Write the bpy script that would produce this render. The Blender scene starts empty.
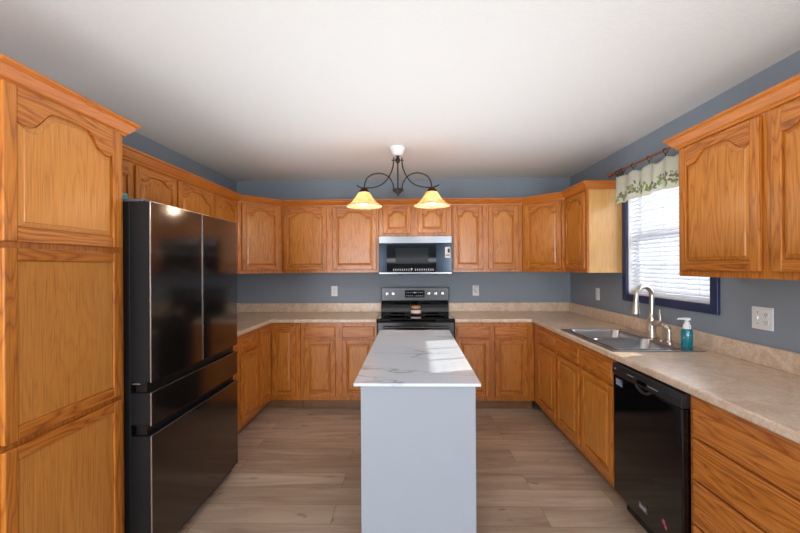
import bpy, bmesh, math, random
from mathutils import Vector, Matrix
random.seed(7)
C = bpy.context.scene
col = C.collection
PI = math.pi

# ------------------------------------------------------------------ camera
YAW, PITCH, ROLL, ZC, FPX = 0.0255, 0.0003, -0.0056, 1.4343, 385.28
cd = bpy.data.cameras.new('camera'); cam = bpy.data.objects.new('camera', cd); col.objects.link(cam)
cd.sensor_width = 36.0; cd.lens = FPX / 800 * 36.0; cd.clip_start = 0.05
F = Vector((-math.sin(YAW)*math.cos(PITCH), math.cos(YAW)*math.cos(PITCH), math.sin(PITCH)))
R = Vector((math.cos(YAW), math.sin(YAW), 0)); U = R.cross(F)
R2 = R*math.cos(ROLL) + U*math.sin(ROLL); U2 = -R*math.sin(ROLL) + U*math.cos(ROLL)
M = Matrix.Identity(4)
for i in range(3):
    M[i][0] = R2[i]; M[i][1] = U2[i]; M[i][2] = -F[i]
M[2][3] = ZC
cam.matrix_world = M
C.camera = cam

# ------------------------------------------------------------------ light
C.view_settings.view_transform = 'Standard'; C.view_settings.look = 'None'
C.view_settings.gamma = 1.0; C.view_settings.use_curve_mapping = False
C.view_settings.exposure = 0.12
W = bpy.data.worlds.new('sky'); C.world = W; W.use_nodes = True
W.node_tree.nodes['Background'].inputs[0].default_value = (0.86, 0.92, 1.0, 1)
W.node_tree.nodes['Background'].inputs[1].default_value = 1.35

def aim(o, d):
    o.rotation_euler = Vector(d).to_track_quat('-Z', 'Y').to_euler()
def area(name, loc, d, sx, sy, power, color=(1, 1, 1)):
    l = bpy.data.lights.new(name, 'AREA'); l.shape = 'RECTANGLE'; l.size = sx; l.size_y = sy
    l.energy = power; l.color = color
    o = bpy.data.objects.new(name, l); col.objects.link(o); o.location = loc; aim(o, d); return o
sl = bpy.data.lights.new('sun', 'SUN'); sl.energy = 6.0; sl.angle = 0.009; sl.color = (1, 0.95, 0.86)
so = bpy.data.objects.new('sun', sl); col.objects.link(so); so.location = (6, 5, 5); aim(so, (-1, -0.30, -0.62))
area('rear_door_fill', (-1.46, -2.95, 1.10), (0.12, 1, 0.0), 0.9, 1.9, 106, (0.95, 0.975, 1.0))  # added fill standing in for daylight at the unseen rear door
area('rear_window_fill', (1.50, -2.95, 1.35), (-0.12, 1, 0.0), 0.5, 1.4, 70, (0.95, 0.975, 1.0))  # likewise added, in place of daylight at the unseen rear window
area('bounce_fill_rear', (0.0, -1.9, 1.6), (0, 0.1, 1), 2.4, 1.2, 46, (0.97, 0.985, 1.0))  # added upward fill behind the camera, bounced off the ceiling
area('bounce_fill_near', (0.0, -0.2, 1.30), (0, 0, 1), 2.6, 1.4, 7, (0.97, 0.985, 1.0))  # added upward fill next to the camera, stands for no real lamp
area('bounce_fill_kitchen', (0.0, 2.2, 1.50), (0, 0, 1), 2.4, 2.4, 21, (0.96, 0.985, 1.0))  # added upward fill over the island, evens out the room's brightness
area('window_daylight', (2.02, 2.83, 1.65), (-1, 0, -0.1), 0.85, 0.85, 8, (0.9, 0.95, 1.0))

# ------------------------------------------------------------------ materials
def lin(c):
    return tuple(((v/255)/12.92 if v/255 <= 0.04045 else ((v/255+0.055)/1.055)**2.4) for v in c) + (1,)
def mat(name, rgb=(128, 128, 128), rough=0.5, metal=0.0, spec=0.5, **kw):
    m = bpy.data.materials.new(name); m.use_nodes = True
    b = m.node_tree.nodes['Principled BSDF']
    b.inputs['Base Color'].default_value = lin(rgb)
    b.inputs['Roughness'].default_value = rough; b.inputs['Metallic'].default_value = metal
    b.inputs['Specular IOR Level'].default_value = spec
    for k, v in kw.items(): b.inputs[k].default_value = v
    return m
def nd(m, t, **kw):
    n = m.node_tree.nodes.new(t)
    for k, v in kw.items():
        if k in n.inputs.keys(): n.inputs[k].default_value = v
        else: setattr(n, k, v)
    return n
def lk(m, a, b): m.node_tree.links.new(a, b)
def bsdf(m): return m.node_tree.nodes['Principled BSDF']
def ramp(m, fac, stops):
    r = nd(m, 'ShaderNodeValToRGB'); e = r.color_ramp.elements
    while len(e) < len(stops): e.new(0.5)
    for i, (p, c) in enumerate(stops): e[i].position = p; e[i].color = lin(c)
    lk(m, fac, r.inputs[0]); return r
def coords(m, scale=(1, 1, 1), rnd=True):
    tc = nd(m, 'ShaderNodeTexCoord'); mp = nd(m, 'ShaderNodeMapping'); mp.inputs['Scale'].default_value = scale
    src = tc.outputs['Object']
    if rnd:
        oi = nd(m, 'ShaderNodeObjectInfo'); mu = nd(m, 'ShaderNodeMath', operation='MULTIPLY'); mu.inputs[1].default_value = 37.0
        lk(m, oi.outputs['Random'], mu.inputs[0])
        ad = nd(m, 'ShaderNodeVectorMath', operation='ADD'); lk(m, src, ad.inputs[0]); lk(m, mu.outputs[0], ad.inputs[1]); src = ad.outputs[0]
    lk(m, src, mp.inputs['Vector']); return mp.outputs[0]
def bump(m, h, strength=0.1, dist=0.002):
    b = nd(m, 'ShaderNodeBump'); b.inputs['Strength'].default_value = strength; b.inputs['Distance'].default_value = dist
    lk(m, h, b.inputs['Height']); lk(m, b.outputs[0], bsdf(m).inputs['Normal'])
def mixc(m, a, b, fac, mode='MIX'):
    x = nd(m, 'ShaderNodeMix', data_type='RGBA', blend_type=mode)
    for s, v in ((6, a), (7, b), (0, fac)):
        if isinstance(v, (int, float)): x.inputs[s].default_value = v
        elif isinstance(v, tuple): x.inputs[s].default_value = v
        else: lk(m, v, x.inputs[s])
    return x.outputs[2]

def oak(name, axis, light=(204, 128, 46), mid=(186, 106, 29), dark=(128, 64, 14), cath=0.6, rough=0.36):
    m = mat(name, mid, rough, 0, 0.5)
    s = {'z': (1, 1, 0.11), 'x': (0.11, 1, 1)}[axis]
    v = coords(m, s)
    n1 = nd(m, 'ShaderNodeTexNoise', Scale=7.0, Detail=3.0, Roughness=0.5); lk(m, v, n1.inputs['Vector'])
    # contour lines of a slow noise read as cathedral grain
    mu = nd(m, 'ShaderNodeMath', operation='MULTIPLY'); mu.inputs[1].default_value = 17.0; lk(m, n1.outputs[0], mu.inputs[0])
    fr = nd(m, 'ShaderNodeMath', operation='FRACT'); lk(m, mu.outputs[0], fr.inputs[0])
    r1 = ramp(m, fr.outputs[0], [(0.0, dark), (0.16, mid), (0.55, light), (0.86, mid), (1.0, dark)])
    n2 = nd(m, 'ShaderNodeTexNoise', Scale=3.2, Detail=2.0); lk(m, v, n2.inputs['Vector'])
    r2 = ramp(m, n2.outputs[0], [(0.3, mid), (0.7, light)])
    base = mixc(m, r2.outputs[0], r1.outputs[0], cath)
    s2 = {'z': (1, 1, 0.02), 'x': (0.02, 1, 1)}[axis]
    v2 = coords(m, s2)
    n3 = nd(m, 'ShaderNodeTexNoise', Scale=260.0, Detail=2.0); lk(m, v2, n3.inputs['Vector'])
    r3 = ramp(m, n3.outputs[0], [(0.36, (168, 160, 150)), (0.5, (255, 255, 255))])
    c = mixc(m, base, r3.outputs[0], 0.38, 'MULTIPLY')
    lk(m, c, bsdf(m).inputs['Base Color'])
    bump(m, n3.outputs[0], 0.12, 0.001)
    bsdf(m).inputs['Coat Weight'].default_value = 0.25; bsdf(m).inputs['Coat Roughness'].default_value = 0.22
    return m
OAKV = oak('oak_vertical_grain', 'z')
OAKH = oak('oak_horizontal_grain', 'x', (204, 128, 48), (182, 101, 27), (128, 66, 16), 0.72)
OAKP = oak('oak_panel_veneer', 'z', (206, 134, 54), (190, 113, 36), (148, 78, 22), 0.52)
OAKF = oak('oak_flat_panel_veneer', 'z', (208, 140, 64), (198, 126, 50), (168, 98, 34), 0.3)
OAKS = oak('oak_pale_side_veneer', 'z', (236, 186, 118), (228, 172, 100), (212, 150, 80), 0.25, 0.3)
OAKC = oak('oak_crown', 'x', (208, 126, 46), (192, 108, 34), (160, 82, 24), 0.3)
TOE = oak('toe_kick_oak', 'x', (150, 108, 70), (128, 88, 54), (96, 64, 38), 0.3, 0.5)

WALL = mat('blue_grey_wall_paint', (136, 146, 157), 0.7, 0, 0.3)
v = coords(WALL, rnd=False); n = nd(WALL, 'ShaderNodeTexNoise', Scale=220.0, Detail=2.0); lk(WALL, v, n.inputs['Vector']); bump(WALL, n.outputs[0], 0.12, 0.001)
CEIL = mat('textured_white_ceiling', (217, 218, 218), 0.9, 0, 0.2)
v = coords(CEIL, rnd=False); n = nd(CEIL, 'ShaderNodeTexNoise', Scale=55.0, Detail=3.0); lk(CEIL, v, n.inputs['Vector'])
r = ramp(CEIL, n.outputs[0], [(0.45, (0, 0, 0)), (0.6, (255, 255, 255))]); bump(CEIL, r.outputs[0], 0.16, 0.0015)

FLOOR = mat('vinyl_plank_floor', (170, 148, 126), 0.42, 0, 0.45)
tc = nd(FLOOR, 'ShaderNodeTexCoord')
br = nd(FLOOR, 'ShaderNodeTexBrick', offset=0.37, squash=1.0)
br.inputs['Color1'].default_value = (0.1, 0.1, 0.1, 1); br.inputs['Color2'].default_value = (0.9, 0.9, 0.9, 1); br.inputs['Mortar'].default_value = (0.5, 0.5, 0.5, 1)
br.inputs['Scale'].default_value = 1.0; br.inputs['Mortar Size'].default_value = 0.0012; br.inputs['Brick Width'].default_value = 1.22; br.inputs['Row Height'].default_value = 0.178
br.inputs['Bias'].default_value = 0.0
lk(FLOOR, tc.outputs['Object'], br.inputs['Vector'])
sc = nd(FLOOR, 'ShaderNodeVectorMath', operation='MULTIPLY_ADD'); sc.inputs[1].default_value = (7.0, 3.0, 5.0)
lk(FLOOR, br.outputs['Color'], sc.inputs[0]); lk(FLOOR, tc.outputs['Object'], sc.inputs[2])
mp = nd(FLOOR, 'ShaderNodeMapping'); mp.inputs['Scale'].default_value = (0.14, 1, 1); lk(FLOOR, sc.outputs[0], mp.inputs[0])
n1 = nd(FLOOR, 'ShaderNodeTexNoise', Scale=9.0, Detail=6.0, Roughness=0.6, Distortion=0.6); lk(FLOOR, mp.outputs[0], n1.inputs['Vector'])
r1 = ramp(FLOOR, n1.outputs[0], [(0.28, (150, 128, 112)), (0.45, (178, 156, 138)), (0.62, (197, 177, 158)), (0.8, (210, 192, 175))])
r2 = ramp(FLOOR, br.outputs['Color'], [(0.0, (226, 220, 214)), (1.0, (255, 255, 255))])
c = mixc(FLOOR, r1.outputs[0], r2.outputs[0], 1.0, 'MULTIPLY')
mp2 = nd(FLOOR, 'ShaderNodeMapping'); mp2.inputs['Scale'].default_value = (0.32, 1, 1); lk(FLOOR, sc.outputs[0], mp2.inputs[0])
n2 = nd(FLOOR, 'ShaderNodeTexNoise', Scale=11.0, Detail=3.0, Distortion=0.8); lk(FLOOR, mp2.outputs[0], n2.inputs['Vector'])
r3 = ramp(FLOOR, n2.outputs[0], [(0.24, (120, 96, 80)), (0.33, (255, 255, 255))])
c = mixc(FLOOR, c, r3.outputs[0], 0.8, 'MULTIPLY')
c = mixc(FLOOR, c, lin((105, 86, 72)), br.outputs['Fac'])
lk(FLOOR, c, bsdf(FLOOR).inputs['Base Color']); bump(FLOOR, n1.outputs[0], 0.08, 0.001)

LAM = mat('beige_stone_laminate', (205, 182, 158), 0.28, 0, 0.5)
v = coords(LAM, rnd=False)
n1 = nd(LAM, 'ShaderNodeTexNoise', Scale=9.0, Detail=8.0, Roughness=0.55, Distortion=1.6); lk(LAM, v, n1.inputs['Vector'])
r1 = ramp(LAM, n1.outputs[0], [(0.3, (206, 178, 152)), (0.5, (219, 196, 173)), (0.68, (230, 212, 193))])
n2 = nd(LAM, 'ShaderNodeTexNoise', Scale=90.0, Detail=4.0); lk(LAM, v, n2.inputs['Vector'])
r2 = ramp(LAM, n2.outputs[0], [(0.35, (214, 204, 196)), (0.6, (255, 255, 255))])
c = mixc(LAM, r1.outputs[0], r2.outputs[0], 0.45, 'MULTIPLY'); lk(LAM, c, bsdf(LAM).inputs['Base Color'])

MARB = mat('white_veined_quartz', (226, 228, 232), 0.12, 0, 0.5)
tc = nd(MARB, 'ShaderNodeTexCoord'); mp = nd(MARB, 'ShaderNodeMapping'); mp.inputs['Rotation'].default_value = (0, 0, 0.62); mp.inputs['Scale'].default_value = (0.8, 2.3, 1); mp.inputs['Location'].default_value = (3.1, 1.7, 0)
lk(MARB, tc.outputs['Object'], mp.inputs[0])
n1 = nd(MARB, 'ShaderNodeTexNoise', Scale=1.25, Detail=5.0, Roughness=0.55, Distortion=0.5); lk(MARB, mp.outputs[0], n1.inputs['Vector'])
s1 = nd(MARB, 'ShaderNodeMath', operation='SUBTRACT'); s1.inputs[1].default_value = 0.5; lk(MARB, n1.outputs[0], s1.inputs[0])
a1 = nd(MARB, 'ShaderNodeMath', operation='ABSOLUTE'); lk(MARB, s1.outputs[0], a1.inputs[0])
r1 = ramp(MARB, a1.outputs[0], [(0.0, (158, 162, 168)), (0.005, (190, 194, 200)), (0.018, (214, 222, 233))])
n3 = nd(MARB, 'ShaderNodeTexNoise', Scale=2.6, Detail=1.0); lk(MARB, mp.outputs[0], n3.inputs['Vector'])
r3 = ramp(MARB, n3.outputs[0], [(0.42, (0, 0, 0)), (0.6, (255, 255, 255))])
c = mixc(MARB, lin((214, 222, 233)), r1.outputs[0], r3.outputs[0]); lk(MARB, c, bsdf(MARB).inputs['Base Color'])

ISL = mat('pale_blue_grey_paint', (152, 160, 170), 0.5)
BLACKSS = mat('black_stainless', (98, 92, 88), 0.13, 0.95)
v = coords(BLACKSS, (1, 1, 0.01)); n = nd(BLACKSS, 'ShaderNodeTexNoise', Scale=300.0); lk(BLACKSS, v, n.inputs['Vector']); bump(BLACKSS, n.outputs[0], 0.012, 0.0003)
FRSIDE = mat('fridge_black_side', (22, 23, 25), 0.5, 0, 0.25)
BLK = mat('black_plastic', (14, 14, 15), 0.3)
GAP = mat('black_recess', (10, 12, 16), 0.35)
EDGE = mat('bright_metal_edge', (205, 205, 208), 0.25, 0.9)
DWB = mat('gloss_black_enamel', (9, 9, 10), 0.08, 0, 0.6)
DWP = mat('satin_black_panel', (38, 39, 41), 0.3)
SS = mat('stainless_steel', (186, 186, 188), 0.24, 1.0)
SSV = mat('microwave_vent_stainless', (124, 127, 132), 0.26, 1.0)
SSD = mat('dark_stainless', (70, 70, 72), 0.32, 1.0)
NICK = mat('brushed_nickel', (214, 208, 196), 0.3, 1.0)
MWD = mat('dark_microwave_door', (36, 44, 54), 0.14, 0.8)
GLB = mat('black_glass', (7, 8, 10), 0.04, 0, 0.4)
WHT = mat('white_plastic', (226, 228, 230), 0.4)
MARK = mat('pale_grey_print', (190, 194, 198), 0.5)
DARK = mat('dark_slot', (30, 30, 32), 0.5)
BRZ = mat('dark_bronze', (50, 44, 38), 0.4, 0.6)
NAVY = mat('navy_trim_paint', (32, 44, 84), 0.4)
VINYL = mat('white_vinyl', (232, 232, 232), 0.35)
BLIND = mat('white_blind', (226, 228, 233), 0.4)
RODM = mat('copper_brown_rod', (142, 84, 54), 0.35, 0.1)
TEALP = mat('teal_soap', (0, 118, 136), 0.18, 0, 0.5, **{'Coat Weight': 0.4})
TEALL = mat('light_teal_plastic', (30, 160, 182), 0.4)
GREYP = mat('grey_plastic', (84, 88, 94), 0.4)
ORL = mat('tan_wood_lid', (214, 150, 96), 0.5)
JARM = mat('dark_red_wax_glass', (98, 44, 36), 0.12)
LABEL = mat('white_paper_label', (228, 222, 220), 0.6)
PINK = mat('red_sticker', (184, 70, 84), 0.5)
BLUES = mat('blue_sticker', (70, 88, 120), 0.4)
TOPV = mat('out_light_green', (120, 150, 80), 0.8)
PLUM = mat('print_plum', (128, 106, 112), 0.8)
FABRIC = mat('cream_fabric', (234, 234, 222), 0.9, 0, 0.1)
nt = FABRIC.node_tree; tr = nd(FABRIC, 'ShaderNodeBsdfTranslucent'); tr.inputs[0].default_value = lin((236, 234, 214))
mx = nd(FABRIC, 'ShaderNodeMixShader'); mx.inputs[0].default_value = 0.5
lk(FABRIC, bsdf(FABRIC).outputs[0], mx.inputs[1]); lk(FABRIC, tr.outputs[0], mx.inputs[2]); lk(FABRIC, mx.outputs[0], nt.nodes['Material Output'].inputs[0])
# blinds let a little daylight through
tr = nd(BLIND, 'ShaderNodeBsdfTranslucent'); tr.inputs[0].default_value = lin((245, 246, 250))
mx = nd(BLIND, 'ShaderNodeMixShader'); mx.inputs[0].default_value = 0.45
lk(BLIND, bsdf(BLIND).outputs[0], mx.inputs[1]); lk(BLIND, tr.outputs[0], mx.inputs[2]); lk(BLIND, mx.outputs[0], BLIND.node_tree.nodes['Material Output'].inputs[0])
# clear pane
GLASS = bpy.data.materials.new('window_glass'); GLASS.use_nodes = True; g = GLASS.node_tree; g.nodes.remove(g.nodes['Principled BSDF'])
ga = nd(GLASS, 'ShaderNodeBsdfTransparent'); gb = nd(GLASS, 'ShaderNodeBsdfGlossy'); gb.inputs['Roughness'].default_value = 0.02; gm = nd(GLASS, 'ShaderNodeMixShader'); gm.inputs[0].default_value = 0.06
lk(GLASS, ga.outputs[0], gm.inputs[1]); lk(GLASS, gb.outputs[0], gm.inputs[2]); lk(GLASS, gm.outputs[0], g.nodes['Material Output'].inputs[0])
# lamp glass: amber alabaster, lit
SHADE = mat('amber_alabaster_glass', (238, 190, 122), 0.35, 0, 0.5)
v = coords(SHADE); n = nd(SHADE, 'ShaderNodeTexNoise', Scale=14.0, Detail=3.0, Distortion=1.0); lk(SHADE, v, n.inputs['Vector'])
r = ramp(SHADE, n.outputs[0], [(0.35, (234, 184, 134)), (0.65, (248, 220, 188))])
tr = nd(SHADE, 'ShaderNodeBsdfTranslucent'); lk(SHADE, r.outputs[0], tr.inputs[0]); lk(SHADE, r.outputs[0], bsdf(SHADE).inputs['Base Color'])
mx = nd(SHADE, 'ShaderNodeMixShader'); mx.inputs[0].default_value = 0.6
lk(SHADE, bsdf(SHADE).outputs[0], mx.inputs[1]); lk(SHADE, tr.outputs[0], mx.inputs[2]); lk(SHADE, mx.outputs[0], SHADE.node_tree.nodes['Material Output'].inputs[0])
BULB = mat('lit_bulb', (255, 240, 210), 0.5, **{'Emission Strength': 30.0}); bsdf(BULB).inputs['Emission Color'].default_value = (1, 0.83, 0.58, 1)
DISP = mat('oven_display', (6, 7, 9), 0.05)

# ------------------------------------------------------------------ helpers
def B(): return bmesh.new()
def box(bm, x0, x1, y0, y1, z0, z1, mi=0):
    vs = [bm.verts.new(p) for p in ((x0,y0,z0),(x1,y0,z0),(x1,y1,z0),(x0,y1,z0),(x0,y0,z1),(x1,y0,z1),(x1,y1,z1),(x0,y1,z1))]
    for f in ((0,3,2,1),(4,5,6,7),(0,1,5,4),(1,2,6,5),(2,3,7,6),(3,0,4,7)):
        fc = bm.faces.new([vs[i] for i in f]); fc.material_index = mi
    return bm
def prism(bm, pts, z0, z1):
    lo = [bm.verts.new((x, y, z0)) for x, y in pts]; hi = [bm.verts.new((x, y, z1)) for x, y in pts]; n = len(pts)
    bm.faces.new(lo[::-1]); bm.faces.new(hi)
    for i in range(n): bm.faces.new((lo[i], lo[(i+1) % n], hi[(i+1) % n], hi[i]))
    return bm
def lathe(bm, prof, c=(0, 0, 0), n=24, axis='z', mi=0):
    rings = []
    for r, h in prof:
        ring = []
        for k in range(n):
            a = 2*PI*k/n; p = (r*math.cos(a), r*math.sin(a), h)
            if axis == 'y': p = (p[0], h, p[1])
            if axis == 'x': p = (h, p[0], p[1])
            ring.append(bm.verts.new((c[0]+p[0], c[1]+p[1], c[2]+p[2])))
        rings.append(ring)
    for a, b in zip(rings, rings[1:]):
        for k in range(n):
            f = bm.faces.new((a[k], a[(k+1) % n], b[(k+1) % n], b[k])); f.material_index = mi
    if prof[0][0] > 1e-5: bm.faces.new(rings[0][::-1]).material_index = mi
    if prof[-1][0] > 1e-5: bm.faces.new(rings[-1]).material_index = mi
    return bm
def smoothpath(pts, k=8):
    P = [Vector(p) for p in pts]; out = []
    for i in range(len(P)-1):
        a = P[max(i-1, 0)]; b = P[i]; c = P[i+1]; d = P[min(i+2, len(P)-1)]
        for j in range(k):
            t = j/k
            out.append(0.5*((2*b)+(c-a)*t+(2*a-5*b+4*c-d)*t*t+(3*b-a-3*c+d)*t**3))
    out.append(P[-1]); return out
def tube(bm, pts, r, n=10):
    P = [Vector(p) for p in pts]; rings = []; up = None
    for i, p in enumerate(P):
        t = (P[min(i+1, len(P)-1)] - P[max(i-1, 0)]).normalized()
        if up is None: up = t.orthogonal().normalized()
        up = (up - t*up.dot(t)).normalized(); s = t.cross(up)
        rr = r[i] if isinstance(r, (list, tuple)) else r
        rings.append([bm.verts.new(p + rr*(math.cos(2*PI*k/n)*up + math.sin(2*PI*k/n)*s)) for k in range(n)])
    for a, b in zip(rings, rings[1:]):
        for k in range(n): bm.faces.new((a[k], a[(k+1) % n], b[(k+1) % n], b[k]))
    bm.faces.new(rings[0][::-1]); bm.faces.new(rings[-1]); return bm
def cells(bm, xs, ys, on, z0, z1):
    """slab made of grid cells; only outer borders get side faces"""
    nx, ny = len(xs)-1, len(ys)-1; V = {}
    def vv(i, j, z):
        if (i, j, z) not in V: V[(i, j, z)] = bm.verts.new((xs[i], ys[j], z))
        return V[(i, j, z)]
    o = lambda i, j: 0 <= i < nx and 0 <= j < ny and on(0.5*(xs[i]+xs[i+1]), 0.5*(ys[j]+ys[j+1]))
    for i in range(nx):
        for j in range(ny):
            if not o(i, j): continue
            bm.faces.new((vv(i,j,z1), vv(i+1,j,z1), vv(i+1,j+1,z1), vv(i,j+1,z1)))
            bm.faces.new((vv(i,j+1,z0), vv(i+1,j+1,z0), vv(i+1,j,z0), vv(i,j,z0)))
            if not o(i, j-1): bm.faces.new((vv(i,j,z0), vv(i+1,j,z0), vv(i+1,j,z1), vv(i,j,z1)))
            if not o(i, j+1): bm.faces.new((vv(i+1,j+1,z0), vv(i,j+1,z0), vv(i,j+1,z1), vv(i+1,j+1,z1)))
            if not o(i-1, j): bm.faces.new((vv(i,j+1,z0), vv(i,j,z0), vv(i,j,z1), vv(i,j+1,z1)))
            if not o(i+1, j): bm.faces.new((vv(i+1,j,z0), vv(i+1,j+1,z0), vv(i+1,j+1,z1), vv(i+1,j,z1)))
    return bm
def obj(name, bm, m, parent=None, bevel=0.0, smooth=False, loc=None, rotz=None, seg=2, kind=None, solid=None):
    bmesh.ops.recalc_face_normals(bm, faces=bm.faces)
    me = bpy.data.meshes.new(name); bm.to_mesh(me); bm.free()
    for x in (m if isinstance(m, (list, tuple)) else [m]): me.materials.append(x)
    if smooth:
        for p in me.polygons: p.use_smooth = True
        me.set_sharp_from_angle(angle=math.radians(38))
    o = bpy.data.objects.new(name, me); col.objects.link(o)
    if parent: o.parent = parent
    if loc: o.location = loc
    if rotz is not None: o.rotation_euler = (0, 0, rotz)
    if solid:
        s = o.modifiers.new('solid', 'SOLIDIFY'); s.thickness = solid; s.offset = 0
    if bevel:
        b = o.modifiers.new('bevel', 'BEVEL'); b.width = bevel; b.segments = seg; b.limit_method = 'ANGLE'; b.angle_limit = math.radians(40)
    if kind: o['kind'] = kind
    return o
def tag(o, label, cat, group=None):
    o['label'] = label; o['category'] = cat
    if group: o['group'] = group
    return o
def thing(name, label, cat, loc=(0, 0, 0), rotz=0, group=None):
    o = bpy.data.objects.new(name, None); col.objects.link(o); o.empty_display_size = 0.1
    o.location = loc; o.rotation_euler = (0, 0, rotz); return tag(o, label, cat, group)
def struct(name, bm, m, **k): return obj(name, bm, m, kind='structure', **k)

# ------------------------------------------------------------------ room shell
XL, XR, D, H, Y0 = -2.02, 1.834, 4.4526, 2.44, -3.0
T = 0.12
struct('floor', box(B(), XL-T, XR+T, Y0-T, D+T, -0.1, 0), FLOOR)
struct('ceiling', box(B(), XL-T, XR+T, Y0-T, D+T, H, H+0.1), CEIL)
struct('wall_back', box(B(), XL-T, XR+T, D, D+T, 0, H), WALL)
struct('wall_left', box(B(), XL-T, XL, Y0, D, 0, H), WALL)
WY0, WY1, WZ0, WZ1 = 2.382, 3.285, 1.195, 2.10      # kitchen window opening
bm = B(); box(bm, XR, XR+T, Y0, WY0, 0, H); box(bm, XR, XR+T, WY1, D, 0, H)
box(bm, XR, XR+T, WY0, WY1, 0, WZ0); box(bm, XR, XR+T, WY0, WY1, WZ1, H); struct('wall_right', bm, WALL)
PX0, PX1, PZ1 = -1.95, -0.97, 2.08
QX0, QX1, QZ0, QZ1 = 1.22, 1.78, 0.65, 2.08
bm = B(); box(bm, XL-T, PX0, Y0-T, Y0, 0, H); box(bm, PX1, QX0, Y0-T, Y0, 0, H); box(bm, QX1, XR+T, Y0-T, Y0, 0, H)
box(bm, PX0, PX1, Y0-T, Y0, PZ1, H); box(bm, QX0, QX1, Y0-T, Y0, QZ1, H); box(bm, QX0, QX1, Y0-T, Y0, 0, QZ0); struct('wall_front', bm, WALL)
def glazed(nm, a, b_, z0, z1, low):
    dn = bpy.data.objects.new(nm, None); col.objects.link(dn); dn['kind'] = 'structure'; dn.location = (0, Y0-0.06, 0)
    bm = B(); box(bm, a, a+0.07, -0.02, 0.02, z0, z1); box(bm, b_-0.07, b_, -0.02, 0.02, z0, z1); box(bm, a+0.07, b_-0.07, -0.02, 0.02, z0, z0+low); box(bm, a+0.07, b_-0.07, -0.02, 0.02, z1-0.07, z1)
    obj('glazing_frame', bm, VINYL, dn); obj('glazing_pane', box(B(), a+0.07, b_-0.07, -0.003, 0.003, z0+low, z1-0.07), GLASS, dn)
glazed('door_1', PX0, PX1, 0, PZ1, 0.09); glazed('window_2', QX0, QX1, QZ0, QZ1, 0.07)  # unseen openings, placed so their lamps stay out of the microwave's reflection

# window: navy casing, vinyl sashes, glass
win = bpy.data.objects.new('window_1', None); col.objects.link(win); win['kind'] = 'structure'; win.location = (XR, 0, 0)
bm = B(); ci = 0.058
box(bm, -0.02, 0.0, WY0-ci, WY0, WZ0-ci, WZ1+ci); box(bm, -0.02, 0.0, WY1, WY1+ci, WZ0-ci, WZ1+ci)
box(bm, -0.02, 0.0, WY0, WY1, WZ0-ci, WZ0); box(bm, -0.02, 0.0, WY0, WY1, WZ1, WZ1+ci)
t = obj('window_casing', bm, NAVY, win, bevel=0.004)
bm = B()
for y0, y1, z0, z1 in ((WY0, WY0+0.012, WZ0, WZ1), (WY1-0.012, WY1, WZ0, WZ1), (WY0, WY1, WZ0, WZ0+0.012), (WY0, WY1, WZ1-0.012, WZ1)):
    box(bm, 0.0, 0.118, y0, y1, z0, z1)
obj('window_jamb', bm, VINYL, win)
bm = B(); zm = 1.665
for z0, z1, xo in ((WZ0+0.012, zm, 0.07), (zm, WZ1-0.012, 0.09)):
    ya, yb = WY0+0.012, WY1-0.012; s = 0.035
    box(bm, xo, xo+0.02, ya, ya+s, z0, z1); box(bm, xo, xo+0.02, yb-s, yb, z0, z1)
    box(bm, xo, xo+0.02, ya+s, yb-s, z0, z0+s); box(bm, xo, xo+0.02, ya+s, yb-s, z1-s, z1)
    for k in (1, 2):
        ym = ya + (yb-ya)*k/3; box(bm, xo+0.006, xo+0.014, ym-0.008, ym+0.008, z0+s, z1-s)
    zz = 0.5*(z0+z1); box(bm, xo+0.006, xo+0.014, ya+s, yb-s, zz-0.008, zz+0.008)
obj('window_sash', bm, VINYL, win)
obj('window_pane', box(B(), 0.082, 0.084, WY0+0.03, WY1-0.03, WZ0+0.03, WZ1-0.03), GLASS, win)

# window blind
bl = thing('window_blind', 'white horizontal slat blind lowered inside the navy framed window', 'blind', (XR+0.035, WY0, WZ0))
wb = WY1-WY0
obj('headrail', box(B(), -0.02, 0.025, 0.016, wb-0.016, WZ1-WZ0-0.052, WZ1-WZ0-0.013), BLIND, bl, bevel=0.003)
bm = B(); z = 0.055; a = math.radians(31); hd = 0.0215
while z < WZ1-WZ0-0.07:
    vs = []
    for sx, dz in ((-1, 0.0), (1, 0.0)):
        x = sx*hd*math.cos(a); zz = z + sx*hd*math.sin(a)
        vs.append([(x, 0.02, zz-0.001), (x, wb-0.02, zz-0.001), (x, wb-0.02, zz+0.001), (x, 0.02, zz+0.001)])
    A = [bm.verts.new(p) for p in vs[0]]; Bv = [bm.verts.new(p) for p in vs[1]]
    bm.faces.new(A[::-1]); bm.faces.new(Bv)
    for k in range(4): bm.faces.new((A[k], A[(k+1) % 4], Bv[(k+1) % 4], Bv[k]))
    z += 0.0325
obj('slats', bm, BLIND, bl)
obj('bottom_rail', box(B(), -0.02, 0.02, 0.02, wb-0.02, 0.014, 0.034), BLIND, bl, bevel=0.004)
for y in (0.12, wb/2, wb-0.12):
    obj('ladder_cord', tube(B(), [(-0.024, y, 0.02), (-0.024, y, WZ1-WZ0-0.05)], 0.0012, 6), VINYL, bl)

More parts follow.
